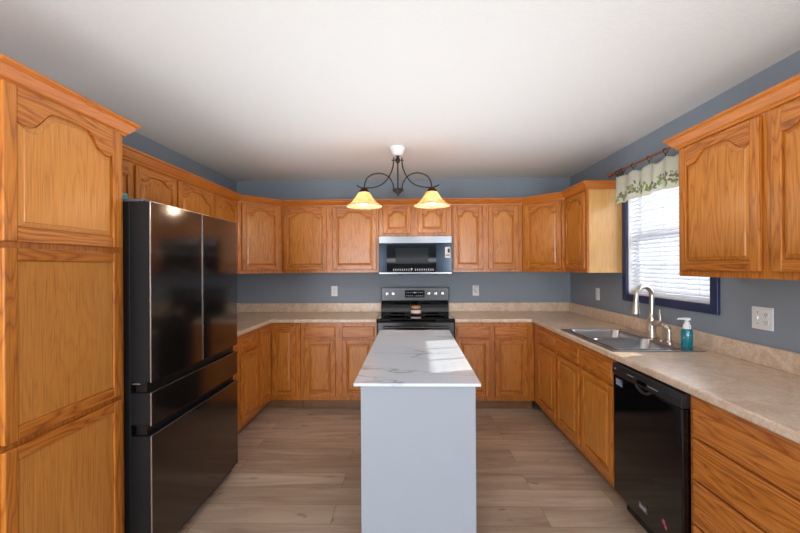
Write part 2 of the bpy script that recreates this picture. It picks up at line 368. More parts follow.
# ------------------------------------------------------------------ cabinets
ST = 0.047
def arch(u, kind):
    """height of the cathedral curve, 0 at the shoulders, 1 at the crown; u in 0..1"""
    a = abs(u-0.5)*2
    if kind != 'arch': return 1.0
    if a > 0.74: return -0.10*math.sin(PI*(1-a)/0.26)
    t = (0.74-a)/0.74
    return 0.80*(0.5-0.5*math.cos(PI*min(1, t/0.52))) + 0.20*math.sin(PI/2*t)
def door(parent, x, z, w, h, kind='arch', y=0.0, rotz=None, loc=None, name='door', st=ST, drop=None, panel=False):
    """kind: arch or square; mesh origin at the door's lower left corner, front towards -Y"""
    th = 0.019; f = -0.0195
    iw = w-2*st; N = 40
    drop = (min(0.055, h*0.14) if drop is None else drop) if kind == 'arch' else 0.0
    zt = h - st*0.9
    cur = lambda u: zt - drop*(1-arch(u, kind))
    bm_rail = bm = B(); F1 = []; F2 = []; G1 = []; G2 = []
    for k in range(N+1):
        u = k/N; xx = st + iw*u
        F1.append(bm.verts.new((xx, f, cur(u)))); F2.append(bm.verts.new((xx, f, h)))
        G1.append(bm.verts.new((xx, -0.0005, cur(u)))); G2.append(bm.verts.new((xx, -0.0005, h)))
    for k in range(N):
        bm.faces.new((F1[k], F1[k+1], F2[k+1], F2[k])); bm.faces.new((G1[k+1], G1[k], G2[k], G2[k+1]))
        bm.faces.new((F1[k+1], F1[k], G1[k], G1[k+1])); bm.faces.new((F2[k], F2[k+1], G2[k+1], G2[k]))
    bm.faces.new((F1[0], F2[0], G2[0], G1[0])); bm.faces.new((F1[N], G1[N], G2[N], F2[N]))
    # raised panel
    bm = B(); levels = [(0.0, f+0.014), (0.005, f+0.014), (0.007, f+0.009), (0.022, f+0.003), (0.024, f+0.0005)]
    if kind == 'flat': levels = [(0.0, f+0.009), (0.004, f+0.007), (0.006, f+0.007)]
    rings = []
    for ins, yy in levels:
        lo = [bm.verts.new((st+ins+(iw-2*ins)*k/N, yy, st+ins)) for k in range(N+1)]
        hi = [bm.verts.new((st+ins+(iw-2*ins)*k/N, yy, cur(k/N)-ins)) for k in range(N+1)]
        rings.append((lo, hi))
    for (l0, h0), (l1, h1) in zip(rings, rings[1:]):
        for k in range(N):
            bm.faces.new((l0[k], l0[k+1], l1[k+1], l1[k])); bm.faces.new((h0[k+1], h0[k], h1[k], h1[k+1]))
        bm.faces.new((l0[0], l1[0], h1[0], h0[0])); bm.faces.new((l0[N], h0[N], h1[N], l1[N]))
    l, hh = rings[-1]
    for k in range(N): bm.faces.new((l[k], l[k+1], hh[k+1], hh[k]))
    d = obj(name, bm, OAKF if kind == 'flat' or panel else OAKP, parent, loc=loc or (x, y, z), rotz=rotz)
    obj('top_rail', bm_rail, OAKH, d, bevel=0.0025)
    obj('bottom_rail', box(B(), st, w-st, f, -0.0005, 0, st), OAKH, d, bevel=0.003)
    for a in (0, w-st): obj('stile', box(B(), a, a+st, f, -0.0005, 0, h), OAKV, d, bevel=0.005, seg=3)
    return d
def drawer(parent, x, z, w, h, name='drawer'):
    bm = B(); f = -0.0195; c = 0.011
    A = [(0, -0.0005, 0), (w, -0.0005, 0), (w, -0.0005, h), (0, -0.0005, h)]
    def ring(ins, y): return [bm.verts.new(p) for p in ((ins, y, ins), (w-ins, y, ins), (w-ins, y, h-ins), (ins, y, h-ins))]
    rs = [ring(0, -0.0005), ring(0, f+0.006), ring(0.003, f+0.002), ring(0.006, f+0.001), ring(0.011, f+0.001), ring(0.013, f)]
    bm.faces.new(rs[0])
    for a, b in zip(rs, rs[1:]):
        for k in range(4): bm.faces.new((a[k], a[(k+1) % 4], b[(k+1) % 4], b[k]))
    bm.faces.new(rs[-1])
    return obj(name, bm, OAKH, parent, loc=(x, 0, z))
def carcass(t, w, z0, z1, depth, side=OAKS, open_top=False, front=None):
    """body behind the face frame; local x 0..w, y 0..depth"""
    bm = B(); e = 0.0015; k = 0.016
    if open_top:
        box(bm, e, e+k, 0.019, depth-0.002, z0, z1); box(bm, w-e-k, w-e, 0.019, depth-0.002, z0, z1)
        box(bm, e+k, w-e-k, 0.019, depth-0.002, z0, z0+k); box(bm, e+k, w-e-k, depth-0.012, depth-0.002, z0+k, z1)
    else: box(bm, e, w-e, 0.019, depth-0.002, z0, z1)
    obj('cabinet_body', bm, side, t)
    obj('face_frame', box(B(), e, w-e, 0, 0.019, z0, z1), front or OAKV, t, bevel=0.001)
UZ0, UZ1 = 1.372, 2.12
DZ0, DZ1 = 1.404, 2.077
def upper(label, loc, rotz, w, doors, z0=UZ0, dz0=DZ0, depth=0.305, name='wall_cabinet', group='oak wall cabinets'):
    t = thing(name, label, 'cabinet', (loc[0], loc[1], z0), rotz, group)
    carcass(t, w, 0, UZ1-z0, depth)
    for a, b in doors: door(t, a, dz0-z0, b-a, DZ1-dz0, 'arch')
    return t
fx = D-0.305
upper('oak wall cabinet with two arched doors left of the microwave', (-1.385, fx), 0, 1.053, [(0.025, 0.487), (0.553, 1.027)])
upper('short oak cabinet with two small arched doors above the microwave', (-0.330, fx), 0, 0.783, [(0.044, 0.344), (0.419, 0.723)], z0=1.762, dz0=1.79)
upper('oak wall cabinet with two narrow arched doors right of the microwave', (0.455, fx), 0, 0.748, [(0.012, 0.326), (0.387, 0.704)])
upper('oak wall cabinet with pale end panel beside the window valance', (1.529, 3.82), -PI/2, 0.46, [(0.022, 0.435)])
upper('short oak cabinet with arched doors above the refrigerator', (XL+0.305, 1.87), PI/2, 0.913, [(0.03, 0.46), (0.484, 0.897)], z0=1.80, dz0=1.82)
upper('oak wall cabinet on the left wall between refrigerator top and corner', (XL+0.305, 2.785), PI/2, 1.013, [(0.015, 0.513), (0.565, 0.981)])
rc = upper('large oak wall cabinet in right foreground past the window', (1.529, 2.228), -PI/2, 1.06, [(0.035, 0.523), (0.576, 1.04)])
def local2d(pts, loc, rotz):
    c, s = math.cos(-rotz), math.sin(-rotz)
    return [((x-loc[0])*c-(y-loc[1])*s, (x-loc[0])*s+(y-loc[1])*c) for x, y in pts]
def diag(label, p0, p1, wallpts):
    d = Vector((p1[0]-p0[0], p1[1]-p0[1])); rot = math.atan2(d.y, d.x); w = d.length
    t = thing('corner_wall_cabinet', label, 'cabinet', (p0[0], p0[1], UZ0), rot, 'oak wall cabinets')
    pts = local2d([p0, p1] + wallpts, p0, rot); pts[0] = (pts[0][0]+0.012, 0.012); pts[1] = (pts[1][0]-0.012, 0.012)
    obj('cabinet_body', prism(B(), pts, 0, UZ1-UZ0), OAKS, t)
    obj('face_frame', prism(B(), [(0.001, 0), (w-0.001, 0), (w-0.014, 0.0115), (0.014, 0.0115)], 0, UZ1-UZ0), OAKV, t)
    door(t, 0.038, DZ0-UZ0, w-0.076, DZ1-DZ0, 'arch')
diag('oak diagonal corner wall cabinet at the left back corner', (-1.715, 3.80), (-1.387, fx), [(-1.387, D-0.002), (XL+0.002, D-0.002), (XL+0.002, 3.80)])
diag('oak diagonal corner wall cabinet at the right back corner', (1.205, fx), (1.529, 3.822), [(XR-0.002, 3.822), (XR-0.002, D-0.002), (1.205, D-0.002)])

# crown moulding: profile swept round the cabinet fronts
CR = [(0.0, 0.0), (0.008, 0.0), (0.010, 0.010), (0.018, 0.016), (0.034, 0.036), (0.040, 0.044), (0.040, 0.050), (0.052, 0.056), (0.052, 0.066), (0.0, 0.066)]
def crown(path, z, parent=None, name='crown_molding'):
    """path: 2D points, outward side on the right hand of travel"""
    P = [Vector(p) for p in path]; bm = B(); rings = []
    for i, p in enumerate(P):
        nrm = []
        for a, b in ((i-1, i), (i, i+1)):
            if a < 0 or b >= len(P): continue
            d = (P[b]-P[a]).normalized(); nrm.append(Vector((d.y, -d.x)))
        m = sum(nrm, Vector((0, 0))).normalized(); k = 1/m.dot(nrm[0])
        rings.append([bm.verts.new((p.x+m.x*o*k, p.y+m.y*o*k, z+h)) for o, h in CR])
    n = len(CR)
    for a, b in zip(rings, rings[1:]):
        for k in range(n): bm.faces.new((a[k], a[(k+1) % n], b[(k+1) % n], b[k]))
    bm.faces.new(rings[0]); bm.faces.new(rings[-1][::-1])
    return obj(name, bm, OAKC, parent)
g = 0.001
c1 = crown([(-1.715+g, 1.87), (-1.715+g, 3.80), (-1.387, fx-g), (1.205, fx-g), (1.529-g, 3.82), (1.529-g, 3.358), (XR-0.004, 3.358)], 2.09)
tag(c1, 'continuous oak crown molding capping the left, back and corner wall cabinets', 'molding')
# own crown of the right foreground cabinet, in the cabinet's local frame (local x = world -y, local y = world +x)
crown([(-g, 0.303), (-g, -g), (1.06, -g)], 2.09-UZ0, rc)

# base cabinets
BZ1 = 0.874; TK = 0.0985
def base(label, loc, rotz, w, doors=(), drawers=(), false_fronts=(), depth=0.61, open_top=False, name='base_cabinet', front=None):
    t = thing(name, label, 'cabinet', (loc[0], loc[1], 0), rotz, 'oak base cabinets')
    carcass(t, w, TK, BZ1, depth, OAKV, open_top, front)
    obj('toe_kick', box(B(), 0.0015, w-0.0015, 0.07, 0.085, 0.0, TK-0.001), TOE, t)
    for a, b in doors: door(t, a, 0.142, b-a, 0.705-0.142, 'square')
    for a, b, z0, z1 in drawers: drawer(t, a, z0, b-a, z1-z0)
    for a, b, z0, z1 in false_fronts: drawer(t, a, z0, b-a, z1-z0, 'false_drawer_front')
    return t
bx = D-0.61
base('oak base cabinet with two drawers over doors left of the range', (-1.10, bx), 0, 0.768,
     [(0.042, 0.35), (0.42, 0.74)], [(0.042, 0.35, 0.725, 0.838), (0.42, 0.74, 0.725, 0.838)])
base('oak base cabinet with two drawers over doors right of the range', (0.445, bx), 0, 0.778,
     [(0.017, 0.342), (0.391, 0.714)], [(0.017, 0.342, 0.725, 0.838), (0.391, 0.714, 0.725, 0.838)])
base('narrow oak base cabinet next to the corner on the right run', (1.224, bx-0.002), -PI/2, 0.598,
     [(0.15, 0.578)], [(0.15, 0.578, 0.725, 0.838)], name='base_cabinet')
base('oak sink base cabinet with two false drawer fronts beside the dishwasher', (1.224, 3.242), -PI/2, 0.925,
     [(0.027, 0.436), (0.477, 0.90)], (), [(0.027, 0.436, 0.725, 0.838), (0.477, 0.90, 0.725, 0.838)], open_top=True, name='sink_base_cabinet')
base('oak base cabinet of four wide drawers in right foreground beside the dishwasher', (1.224, 1.718), -PI/2, 0.936,
     (), [(0.036, 0.918, 0.703, 0.817), (0.036, 0.918, 0.524, 0.692), (0.036, 0.918, 0.331, 0.513), (0.036, 0.918, 0.14, 0.320)], name='drawer_base_cabinet', front=OAKH)
base('oak base cabinet between the refrigerator and the corner on the left run', (-1.41, 2.72), PI/2, 0.818,
     [(0.03, 0.37), (0.44, 0.784)], [(0.03, 0.37, 0.725, 0.838), (0.44, 0.784, 0.725, 0.838)])
# corner unit with two full height leaves meeting in the inner corner
t = thing('corner_base_cabinet', 'oak corner base cabinet with full height folding doors left of the range', 'cabinet', (-1.41, bx, 0), 0, 'oak base cabinets')
e = 0.61-0.002
obj('cabinet_body', prism(B(), [(-e, e), (-e, -0.30), (-0.019, -0.30), (-0.019, 0.019), (0.307, 0.019), (0.307, e)], TK, BZ1), OAKV, t)
bm = B(); prism(bm, [(-0.0185, -0.30), (0, -0.30), (0, 0), (0.307, 0), (0.307, 0.0185), (-0.0185, 0.0185)], TK, BZ1); obj('face_frame', bm, OAKV, t)
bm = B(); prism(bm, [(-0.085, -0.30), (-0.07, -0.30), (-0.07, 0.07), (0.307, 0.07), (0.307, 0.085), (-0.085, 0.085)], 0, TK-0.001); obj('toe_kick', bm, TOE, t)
door(t, 0, 0, 0.236, 0.694, 'square', loc=(0.022, 0, 0.142))
door(t, 0, 0, 0.262, 0.694, 'square', loc=(0, -0.288, 0.142), rotz=PI/2)

# pantry
t = thing('pantry_cabinet', 'tall oak pantry cabinet with three stacked doors beside the refrigerator', 'cabinet', (-1.345, 1.195, 0), PI/2)
pw = 0.579
obj('cabinet_body', box(B(), 0.001, pw, 0.019, 0.671, TK, 2.085), OAKV, t)
obj('face_frame', box(B(), 0.001, pw, 0, 0.019, TK, 2.085), OAKV, t, bevel=0.001)
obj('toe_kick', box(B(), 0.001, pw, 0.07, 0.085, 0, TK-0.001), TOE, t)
d = door(t, 0.03, 1.526, 0.515, 0.53, 'arch', drop=0.075, panel=True)
door(t, 0.03, 0.852, 0.515, 0.653, 'flat')
door(t, 0.03, 0.13, 0.515, 0.701, 'flat')
crown([(0.0, -g), (pw+g, -g), (pw+g, 0.26)], 2.053, t)

# ------------------------------------------------------------------ worktops
CT0, CT1 = 0.876, 0.914
def worktop(label, xs, ys, on, splash):
    t = thing('countertop', label, 'countertop', (xs[0], ys[-1], 0), 0, 'beige laminate worktops')
    o = t.location
    bm = cells(B(), [x-o.x for x in xs], [y-o.y for y in ys], lambda x, y: on(x+o.x, y+o.y), CT0, CT1)
    obj('worktop', bm, LAM, t, bevel=0.009, seg=3)
    for x0, x1, y0, y1 in splash:
        obj('backsplash', box(B(), x0-o.x, x1-o.x, y0-o.y, y1-o.y, CT1+0.0005, 1.016), LAM, t, bevel=0.003)
cf = D-0.635; w1 = D-0.002
worktop('beige stone-look laminate countertop in the left corner', [XL+0.002, -1.385, -0.334], [2.705, cf, w1],
        lambda x, y: y > cf or x < -1.385, [(XL+0.002, XL+0.021, 2.705, w1), (XL+0.0215, -0.334, D-0.021, w1)])
HX0, HX1, HY0, HY1 = 1.238, 1.752, 2.368, 3.142
worktop('beige stone-look laminate countertop with the sink along the right wall', [0.442, 1.199, HX0, HX1, XR-0.002], [0.70, HY0, HY1, cf, w1],
        lambda x, y: (y > cf or x > 1.199) and not (HX0 < x < HX1 and HY0 < y < HY1), [(0.442, XR-0.0215, D-0.021, w1), (XR-0.021, XR-0.002, 0.70, w1)])

# ------------------------------------------------------------------ sink and faucet
t = thing('double_bowl_sink', 'stainless steel double bowl sink set in the right countertop', 'sink', (1.495, 2.755, CT1))
bw = [(1.262, 1.655, 2.392, 2.738), (1.262, 1.655, 2.772, 3.118)]
xs = [1.218, 1.262, 1.655, 1.772]; ys = [2.348, 2.392, 2.738, 2.772, 3.118, 3.162]
inb = lambda x, y: any(a < x < b and c < y < d for a, b, c, d in bw)
bm = cells(B(), [x-1.495 for x in xs], [y-2.755 for y in ys], lambda x, y: not inb(x+1.495, y+2.755), 0.0005, 0.007)
obj('rim', bm, SS, t, bevel=0.003)
for a, b, c, d in bw:
    bm = B(); N = 6
    def rr(ins, z, rad):
        out = []
        x0, x1, y0, y1 = a-1.495+ins, b-1.495-ins, c-2.755+ins, d-2.755-ins
        for cx, cy, a0 in ((x1-rad, y1-rad, 0), (x0+rad, y1-rad, PI/2), (x0+rad, y0+rad, PI), (x1-rad, y0+rad, 1.5*PI)):
            for k in range(N): an = a0 + PI/2*k/(N-1); out.append(bm.verts.new((cx+rad*math.cos(an), cy+rad*math.sin(an), z)))
        return out
    rs = [rr(-0.004, 0.0085, 0.05), rr(0.004, 0.0085, 0.05), rr(0.009, 0.0, 0.05), rr(0.014, -0.13, 0.05), rr(0.03, -0.165, 0.045), rr(0.06, -0.172, 0.04)]
    for p, q in zip(rs, rs[1:]):
        n = len(p)
        for k in range(n): bm.faces.new((p[k], p[(k+1) % n], q[(k+1) % n], q[k]))
    bm.faces.new(rs[-1])
    bo = obj('bowl', bm, SS, t, smooth=True, solid=0.0015)
    obj('drain', lathe(B(), [(0.045, -0.171), (0.045, -0.168), (0.036, -0.168), (0.03, -0.1695), (0.0, -0.1695)], ((a+b)/2-1.495, (c+d)/2-2.755, 0)), SSD, bo, smooth=True)
FX, FY, FZ = 1.728, 2.80, CT1+0.0075
t = thing('kitchen_faucet', 'brushed nickel gooseneck pull-down faucet behind the sink', 'faucet', (FX, FY, FZ))
obj('base', lathe(B(), [(0.035, 0), (0.035, 0.006), (0.029, 0.02), (0.026, 0.05), (0.027, 0.10), (0.026, 0.135), (0.021, 0.15), (0.017, 0.165), (0, 0.165)]), NICK, t, smooth=True)
pth = [(0, 0, 0.15), (0, 0, 0.22), (0.0, 0, 0.29)]
for k in range(1, 9):
    an = PI*k/8*0.93; pth.append((-0.070*(1-math.cos(an)), -0.026*(1-math.cos(an)), 0.29+0.072*math.sin(an)))
pth.append((-0.142, -0.053, 0.255))
sp = obj('spout', tube(B(), smoothpath(pth, 4), 0.0162, 14), NICK, t, smooth=True)
obj('spray_head', tube(B(), [(-0.141, -0.053, 0.258), (-0.143, -0.054, 0.235), (-0.146, -0.055, 0.20), (-0.148, -0.056, 0.172), (-0.148, -0.056, 0.168)], [0.0185, 0.021, 0.025, 0.029, 0.025], 16), NICK, t, smooth=True)
obj('handle_joint', tube(B(), [(0, -0.015, 0.10), (0.0, -0.045, 0.105), (0.0, -0.085, 0.10)], [0.022, 0.0225, 0.015], 14), NICK, t, smooth=True)
obj('handle', tube(B(), smoothpath([(0, -0.078, 0.10), (0.0, -0.092, 0.135), (0.002, -0.088, 0.175), (0.006, -0.078, 0.205)], 4), [0.012]*4+[0.0095]*5+[0.0065]*4, 10), NICK, t, smooth=True)
t = thing('side_sprayer', 'small nickel side sprayer standing between faucet and soap bottle', 'sprayer', (1.70, 2.575, FZ))
obj('base', lathe(B(), [(0.022, 0), (0.022, 0.006), (0.015, 0.014), (0.013, 0.02), (0, 0.02)]), NICK, t, smooth=True)
obj('spray_head', tube(B(), smoothpath([(0, 0, 0.018), (0, 0, 0.06), (0.0, 0.002, 0.085), (-0.004, 0.02, 0.103), (-0.012, 0.042, 0.107)], 4), [0.0135]*8+[0.0155]*6+[0.0115]*3, 12), NICK, t, smooth=True)
tag(obj('sink_hole_cap', lathe(B(), [(0.021, 0), (0.021, 0.004), (0.014, 0.009), (0, 0.01)]), NICK, loc=(1.715, 2.68, FZ), smooth=True), 'round nickel hole cap on the sink deck between faucet and sprayer', 'cap')
# soap
t = thing('soap_bottle', 'teal hand soap bottle with white foaming pump by the sink', 'bottle', (1.727, 2.45, FZ-0.0005))
obj('bottle_body', lathe(B(), [(0.028, 0), (0.031, 0.004), (0.031, 0.10), (0.027, 0.112), (0.02, 0.116), (0, 0.116)]), TEALP, t, smooth=True)
obj('collar', lathe(B(), [(0.022, 0.116), (0.022, 0.138), (0.016, 0.146), (0.014, 0.16), (0, 0.16)]), WHT, t, smooth=True)
pm = obj('pump', lathe(B(), [(0.008, 0.159), (0.008, 0.168), (0.02, 0.169), (0.021, 0.183), (0, 0.185)]), WHT, t, smooth=True)
obj('nozzle', tube(B(), [(-0.012, 0, 0.177), (-0.048, 0.006, 0.178), (-0.052, 0.006, 0.172)], 0.006, 10), WHT, pm, smooth=True)

# ------------------------------------------------------------------ island
IX0, IX1, IY0, IY1 = -0.226, 0.293, 1.740, 3.135
t = thing('kitchen_island', 'pale blue-grey kitchen island standing in the middle of the floor', 'island', (0.03, 2.44, 0))
ox, oy = 0.03, 2.44
obj('island_body', box(B(), IX0-ox, IX1-ox, IY0-oy, IY1-oy, 0.0, 0.8995), ISL, t, bevel=0.002)
for k in range(3):
    a = IY0+0.02+k*0.46-oy; b = a+0.44
    bm = B(); box(bm, IX1-ox+0.0004, IX1-ox+0.004, a+0.03, b, 0.10, 0.86); d = obj('door', bm, ISL, t, bevel=0.001)
    obj('knob', lathe(B(), [(0.006, 0), (0.006, 0.012), (0.014, 0.018), (0.013, 0.026), (0, 0.028)], (IX1-ox+0.0045, b-0.06, 0.72 if k != 0 else 0.72), 16, 'x'), WHT, d, smooth=True)
o = obj('island_countertop', box(B(), -0.283, 0.284, -0.722, 0.722, 0, 0.014), MARB, bevel=0.0015, loc=(0.0315, 2.437, 0.90), rotz=-0.004)
tag(o, 'white grey-veined quartz slab top resting on the island', 'countertop')

# ------------------------------------------------------------------ refrigerator
RX, RY = -1.215, 1.779; rw = 0.906
t = thing('refrigerator', 'black stainless four-door refrigerator beside the tall pantry', 'refrigerator', (RX, RY, 0), PI/2)
obj('fridge_body', box(B(), 0.002, rw-0.002, 0.1025, 0.77, 0.03, 1.746), FRSIDE, t, bevel=0.003)
def fpanel(x0, x1, z0, z1, name):
    bm = B(); N = 10; c = 0.006      # slightly bowed front
    ws = [x0+(x1-x0)*k/N for k in range(N+1)]; f = lambda x: 0.0 + 0.004*((2*(x-x0)/(x1-x0)-1)**2)
    lo = [bm.verts.new((x, f(x), z0)) for x in ws]; hi = [bm.verts.new((x, f(x), z1)) for x in ws]
    for k in range(N): bm.faces.new((lo[k], lo[k+1], hi[k+1], hi[k]))
    lb = [bm.verts.new((x, 0.006, z0)) for x in (x0, x1)]; hb = [bm.verts.new((x, 0.006, z1)) for x in (x0, x1)]
    bm.faces.new((hi[N], lo[N], lb[1], hb[1])); bm.faces.new((lo[0], hi[0], hb[0], lb[0]))
    bm.faces.new([lb[0], lb[1]] + lo[::-1]); bm.faces.new(hi + [hb[1], hb[0]]); bm.faces.new((lb[1], lb[0], hb[0], hb[1]))
    d = obj(name, bm, BLACKSS, t, smooth=True)
    obj('door_liner', box(B(), x0+0.001, x1-0.001, 0.0065, 0.1015, z0+0.001, z1-0.001), FRSIDE, d, bevel=0.002)
    bm = B()
    box(bm, x0-0.001, x0+0.0025, 0.001, 0.006, z0, z1); box(bm, x0+0.0025, x1, 0.0015, 0.006, z1-0.0005, z1+0.0015)
    obj('edge_trim', bm, EDGE, d)
    return d
fpanel(0.0, 0.4505, 0.895, 1.748, 'door'); fpanel(0.4555, rw, 0.895, 1.748, 'door')
fpanel(0.0, rw, 0.692, 0.846, 'drawer'); fpanel(0.0, rw, 0.062, 0.643, 'drawer')
for a, b in ((0.848, 0.893), (0.645, 0.690)): obj('grip_recess', box(B(), 0.01, rw-0.01, 0.03, 0.0815, a, b), GAP, t)
obj('base_grille', box(B(), 0.01, rw-0.01, 0.045, 0.08, 0.008, 0.058), BLK, t)
for x in (0.04, rw-0.04):
    h = obj('hinge_cover', box(B(), x-0.038, x+0.038, 0.04, 0.15, 1.7485, 1.762), GREYP, t, bevel=0.005)
    obj('hinge_pin', lathe(B(), [(0.008, 1.7625), (0.008, 1.767), (0, 1.768)], (x, 0.06, 0), 12), EDGE, h)
obj('side_hinge', box(B(), 0.0, 0.012, 0.055, 0.095, 0.886, 0.892), EDGE, t)
bm = B(); box(bm, 0.012, 0.05, 0.63, 0.70, 0.0, 0.03); box(bm, rw-0.05, rw-0.012, 0.63, 0.70, 0.0, 0.03); box(bm, 0.012, 0.05, 0.10, 0.15, 0.0, 0.03); box(bm, rw-0.05, rw-0.012, 0.10, 0.15, 0.0, 0.03)
obj('feet', bm, BLK, t)
t = thing('teal_container', 'small teal container on top of the refrigerator by the pantry', 'container', (-1.445, 1.90, 1.7465))
obj('container_body', box(B(), -0.02, 0.02, -0.02, 0.02, 0, 0.052), TEALL, t, bevel=0.006)
obj('lid', box(B(), -0.018, 0.018, -0.018, 0.018, 0.0525, 0.064), mat('pale_teal_lid', (110, 200, 214), 0.4), t, bevel=0.004)

# ------------------------------------------------------------------ range
RX0, RX1 = -0.325, 0.437; rw2 = RX1-RX0
t = thing('kitchen_range', 'dark stainless electric range with glass cooktop against the back wall', 'range', (RX0, 3.80, 0))
obj('range_body', box(B(), 0.003, rw2-0.003, 0.012, 0.64, 0.05, 0.893), FRSIDE, t)
obj('base_plinth', box(B(), 0.02, rw2-0.02, 0.05, 0.62, 0.0, 0.049), BLK, t)
ck = obj('cooktop', box(B(), -0.002, rw2+0.002, -0.015, 0.575, 0.894, 0.922), GLB, t, bevel=0.006)
for x, y, r_ in ((0.19, 0.14, 0.10), (0.57, 0.15, 0.11), (0.19, 0.42, 0.085), (0.57, 0.42, 0.085)):
    obj('burner_ring', lathe(B(), [(r_, 0.9222), (r_, 0.9226), (r_-0.003, 0.9226), (r_-0.003, 0.9222)], (x, y, 0), 32), GREYP, ck)
d = obj('oven_door', box(B(), 0.004, rw2-0.004, -0.02, 0.010, 0.26, 0.885), SSD, t, bevel=0.004)
obj('oven_window', box(B(), 0.13, rw2-0.13, -0.0235, -0.0205, 0.38, 0.70), GLB, d)
bm = B(); tube(bm, [(0.06, -0.06, 0.84), (rw2-0.06, -0.06, 0.84)], 0.012, 12)
for x in (0.09, rw2-0.09): box(bm, x-0.01, x+0.01, -0.055, -0.0205, 0.83, 0.85)
obj('handle', bm, SSD, d, smooth=True)
obj('storage_drawer', box(B(), 0.004, rw2-0.004, -0.016, 0.010, 0.06, 0.25), SSD, t, bevel=0.004)
# backguard: sloping gloss lower part, control panel above
bm = B()
pr_ = [(0.577, 0.923), (0.585, 0.965), (0.598, 1.00), (0.598, 1.046), (0.64, 1.046), (0.64, 0.923)]
A = [bm.verts.new((0.0, y, z)) for y, z in pr_]; Bv = [bm.verts.new((rw2, y, z)) for y, z in pr_]
bm.faces.new(A); bm.faces.new(Bv[::-1])
for k in range(6): bm.faces.new((A[k], A[(k+1) % 6], Bv[(k+1) % 6], Bv[k]))
bg = obj('backguard', bm, GLB, t)
cp = obj('control_panel', box(B(), 0.0, rw2, 0.572, 0.64, 1.0475, 1.194), SSD, t, bevel=0.004)
obj('top_trim', box(B(), 0.0, rw2, 0.568, 0.640, 1.195, 1.200), BLK, cp)
obj('display', box(B(), 0.268, 0.49, 0.567, 0.5715, 1.083, 1.166), DISP, cp)
bm = B()
for r_ in (1.10, 1.137):
    for k in range(9):
        if k in (4,): continue
        box(bm, 0.283+k*0.022, 0.293+k*0.022, 0.5662, 0.5668, r_, r_+0.006)
box(bm, 0.366, 0.392, 0.5662, 0.5668, 1.133, 1.146); obj('display_marks', bm, MARK, cp)
for x in (0.07, 0.14, 0.537, 0.612, 0.688):
    k = obj('knob', lathe(B(), [(0.021, 0.5715), (0.021, 0.562), (0.017, 0.556), (0.016, 0.545), (0.0, 0.544)], (x, 0, 1.127), 20, 'y'), SS, t, smooth=True)
    obj('knob_grip', box(B(), x-0.003, x+0.003, 0.539, 0.5435, 1.112, 1.142), SSD, k)
t = thing('candle_jar', 'dark red jar candle with tan lid on the range cooktop', 'candle', (0.0615, 4.11, 0.9235))
obj('jar', lathe(B(), [(0.050, 0), (0.056, 0.004), (0.058, 0.012), (0.058, 0.058), (0.054, 0.066), (0, 0.066)]), JARM, t, smooth=True)
obj('label', lathe(B(), [(0.0587, 0.018), (0.0587, 0.052)], n=48), LABEL, t, smooth=True)
obj('lid', lathe(B(), [(0.050, 0.067), (0.050, 0.088), (0.048, 0.090), (0, 0.090)]), ORL, t, smooth=True)
for o in list(col.objects):
    if o.name == 'label':
        me = o.data; bm = bmesh.new(); bm.from_mesh(me)
        bmesh.ops.delete(bm, geom=[v_ for v_ in bm.verts if v_.co.y > -0.02], context='VERTS')
        bmesh.ops.delete(bm, geom=[f_ for f_ in bm.faces if len(f_.verts) > 4], context='FACES')
        bm.to_mesh(me); bm.free()

# ------------------------------------------------------------------ microwave
MZ0, MZ1 = 1.350, 1.757; mw = 0.766
t = thing('microwave', 'stainless over-the-range microwave with dark glass door above the range', 'microwave', (-0.3245, 4.052, MZ0), 0)
h = MZ1-MZ0
obj('microwave_body', box(B(), 0.002, mw-0.002, 0.031, 0.396, 0.006, h-0.001), FRSIDE, t)
obj('top_vent', box(B(), 0.0, mw, 0.002, 0.030, h-0.078, h-0.002), SSV, t, bevel=0.003)
d = obj('door', box(B(), 0.0, mw, 0.0, 0.030, 0.026, h-0.0785), MWD, t, bevel=0.003)
obj('bottom_trim', box(B(), 0.0, mw, -0.002, 0.030, 0.006, 0.0255), SSV, t, bevel=0.002)
obj('door_window', box(B(), 0.082, 0.60, -0.004, -0.0005, 0.030, h-0.095), GLB, d)
obj('viewing_screen', box(B(), 0.175, 0.52, -0.0055, -0.0045, 0.115, h-0.125), mat('tinted_screen', (22, 28, 34), 0.1, 0, 0.3), d)
bm = B()
for k in range(19):
    if k == 9: continue
    box(bm, 0.15+k*0.023, 0.158+k*0.023, -0.0052, -0.0045, 0.040, 0.062)
obj('touch_marks', bm, MARK, d)
bm = B(); box(bm, 0.335, 0.35, -0.0052, -0.0045, 0.048, 0.066); obj('clock_mark', bm, WHT, d)
s = obj('energy_sticker', box(B(), 0.695, 0.75, -0.0015, -0.0005, 0.175, 0.287), LABEL, d)
bm = B(); box(bm, 0.722, 0.746, -0.0022, -0.0016, 0.228, 0.272); box(bm, 0.702, 0.744, -0.0022, -0.0016, 0.192, 0.199); box(bm, 0.702, 0.744, -0.0022, -0.0016, 0.205, 0.210); obj('sticker_print', bm, DARK, s)
for x in (0.20, 0.57): obj('under_light', box(B(), x, x+0.055, 0.02, 0.06, -0.006, 0.0055), BLK, t, bevel=0.002)
obj('filter_underside', box(B(), 0.02, mw-0.02, 0.07, 0.38, 0.0, 0.0055), BLK, t)

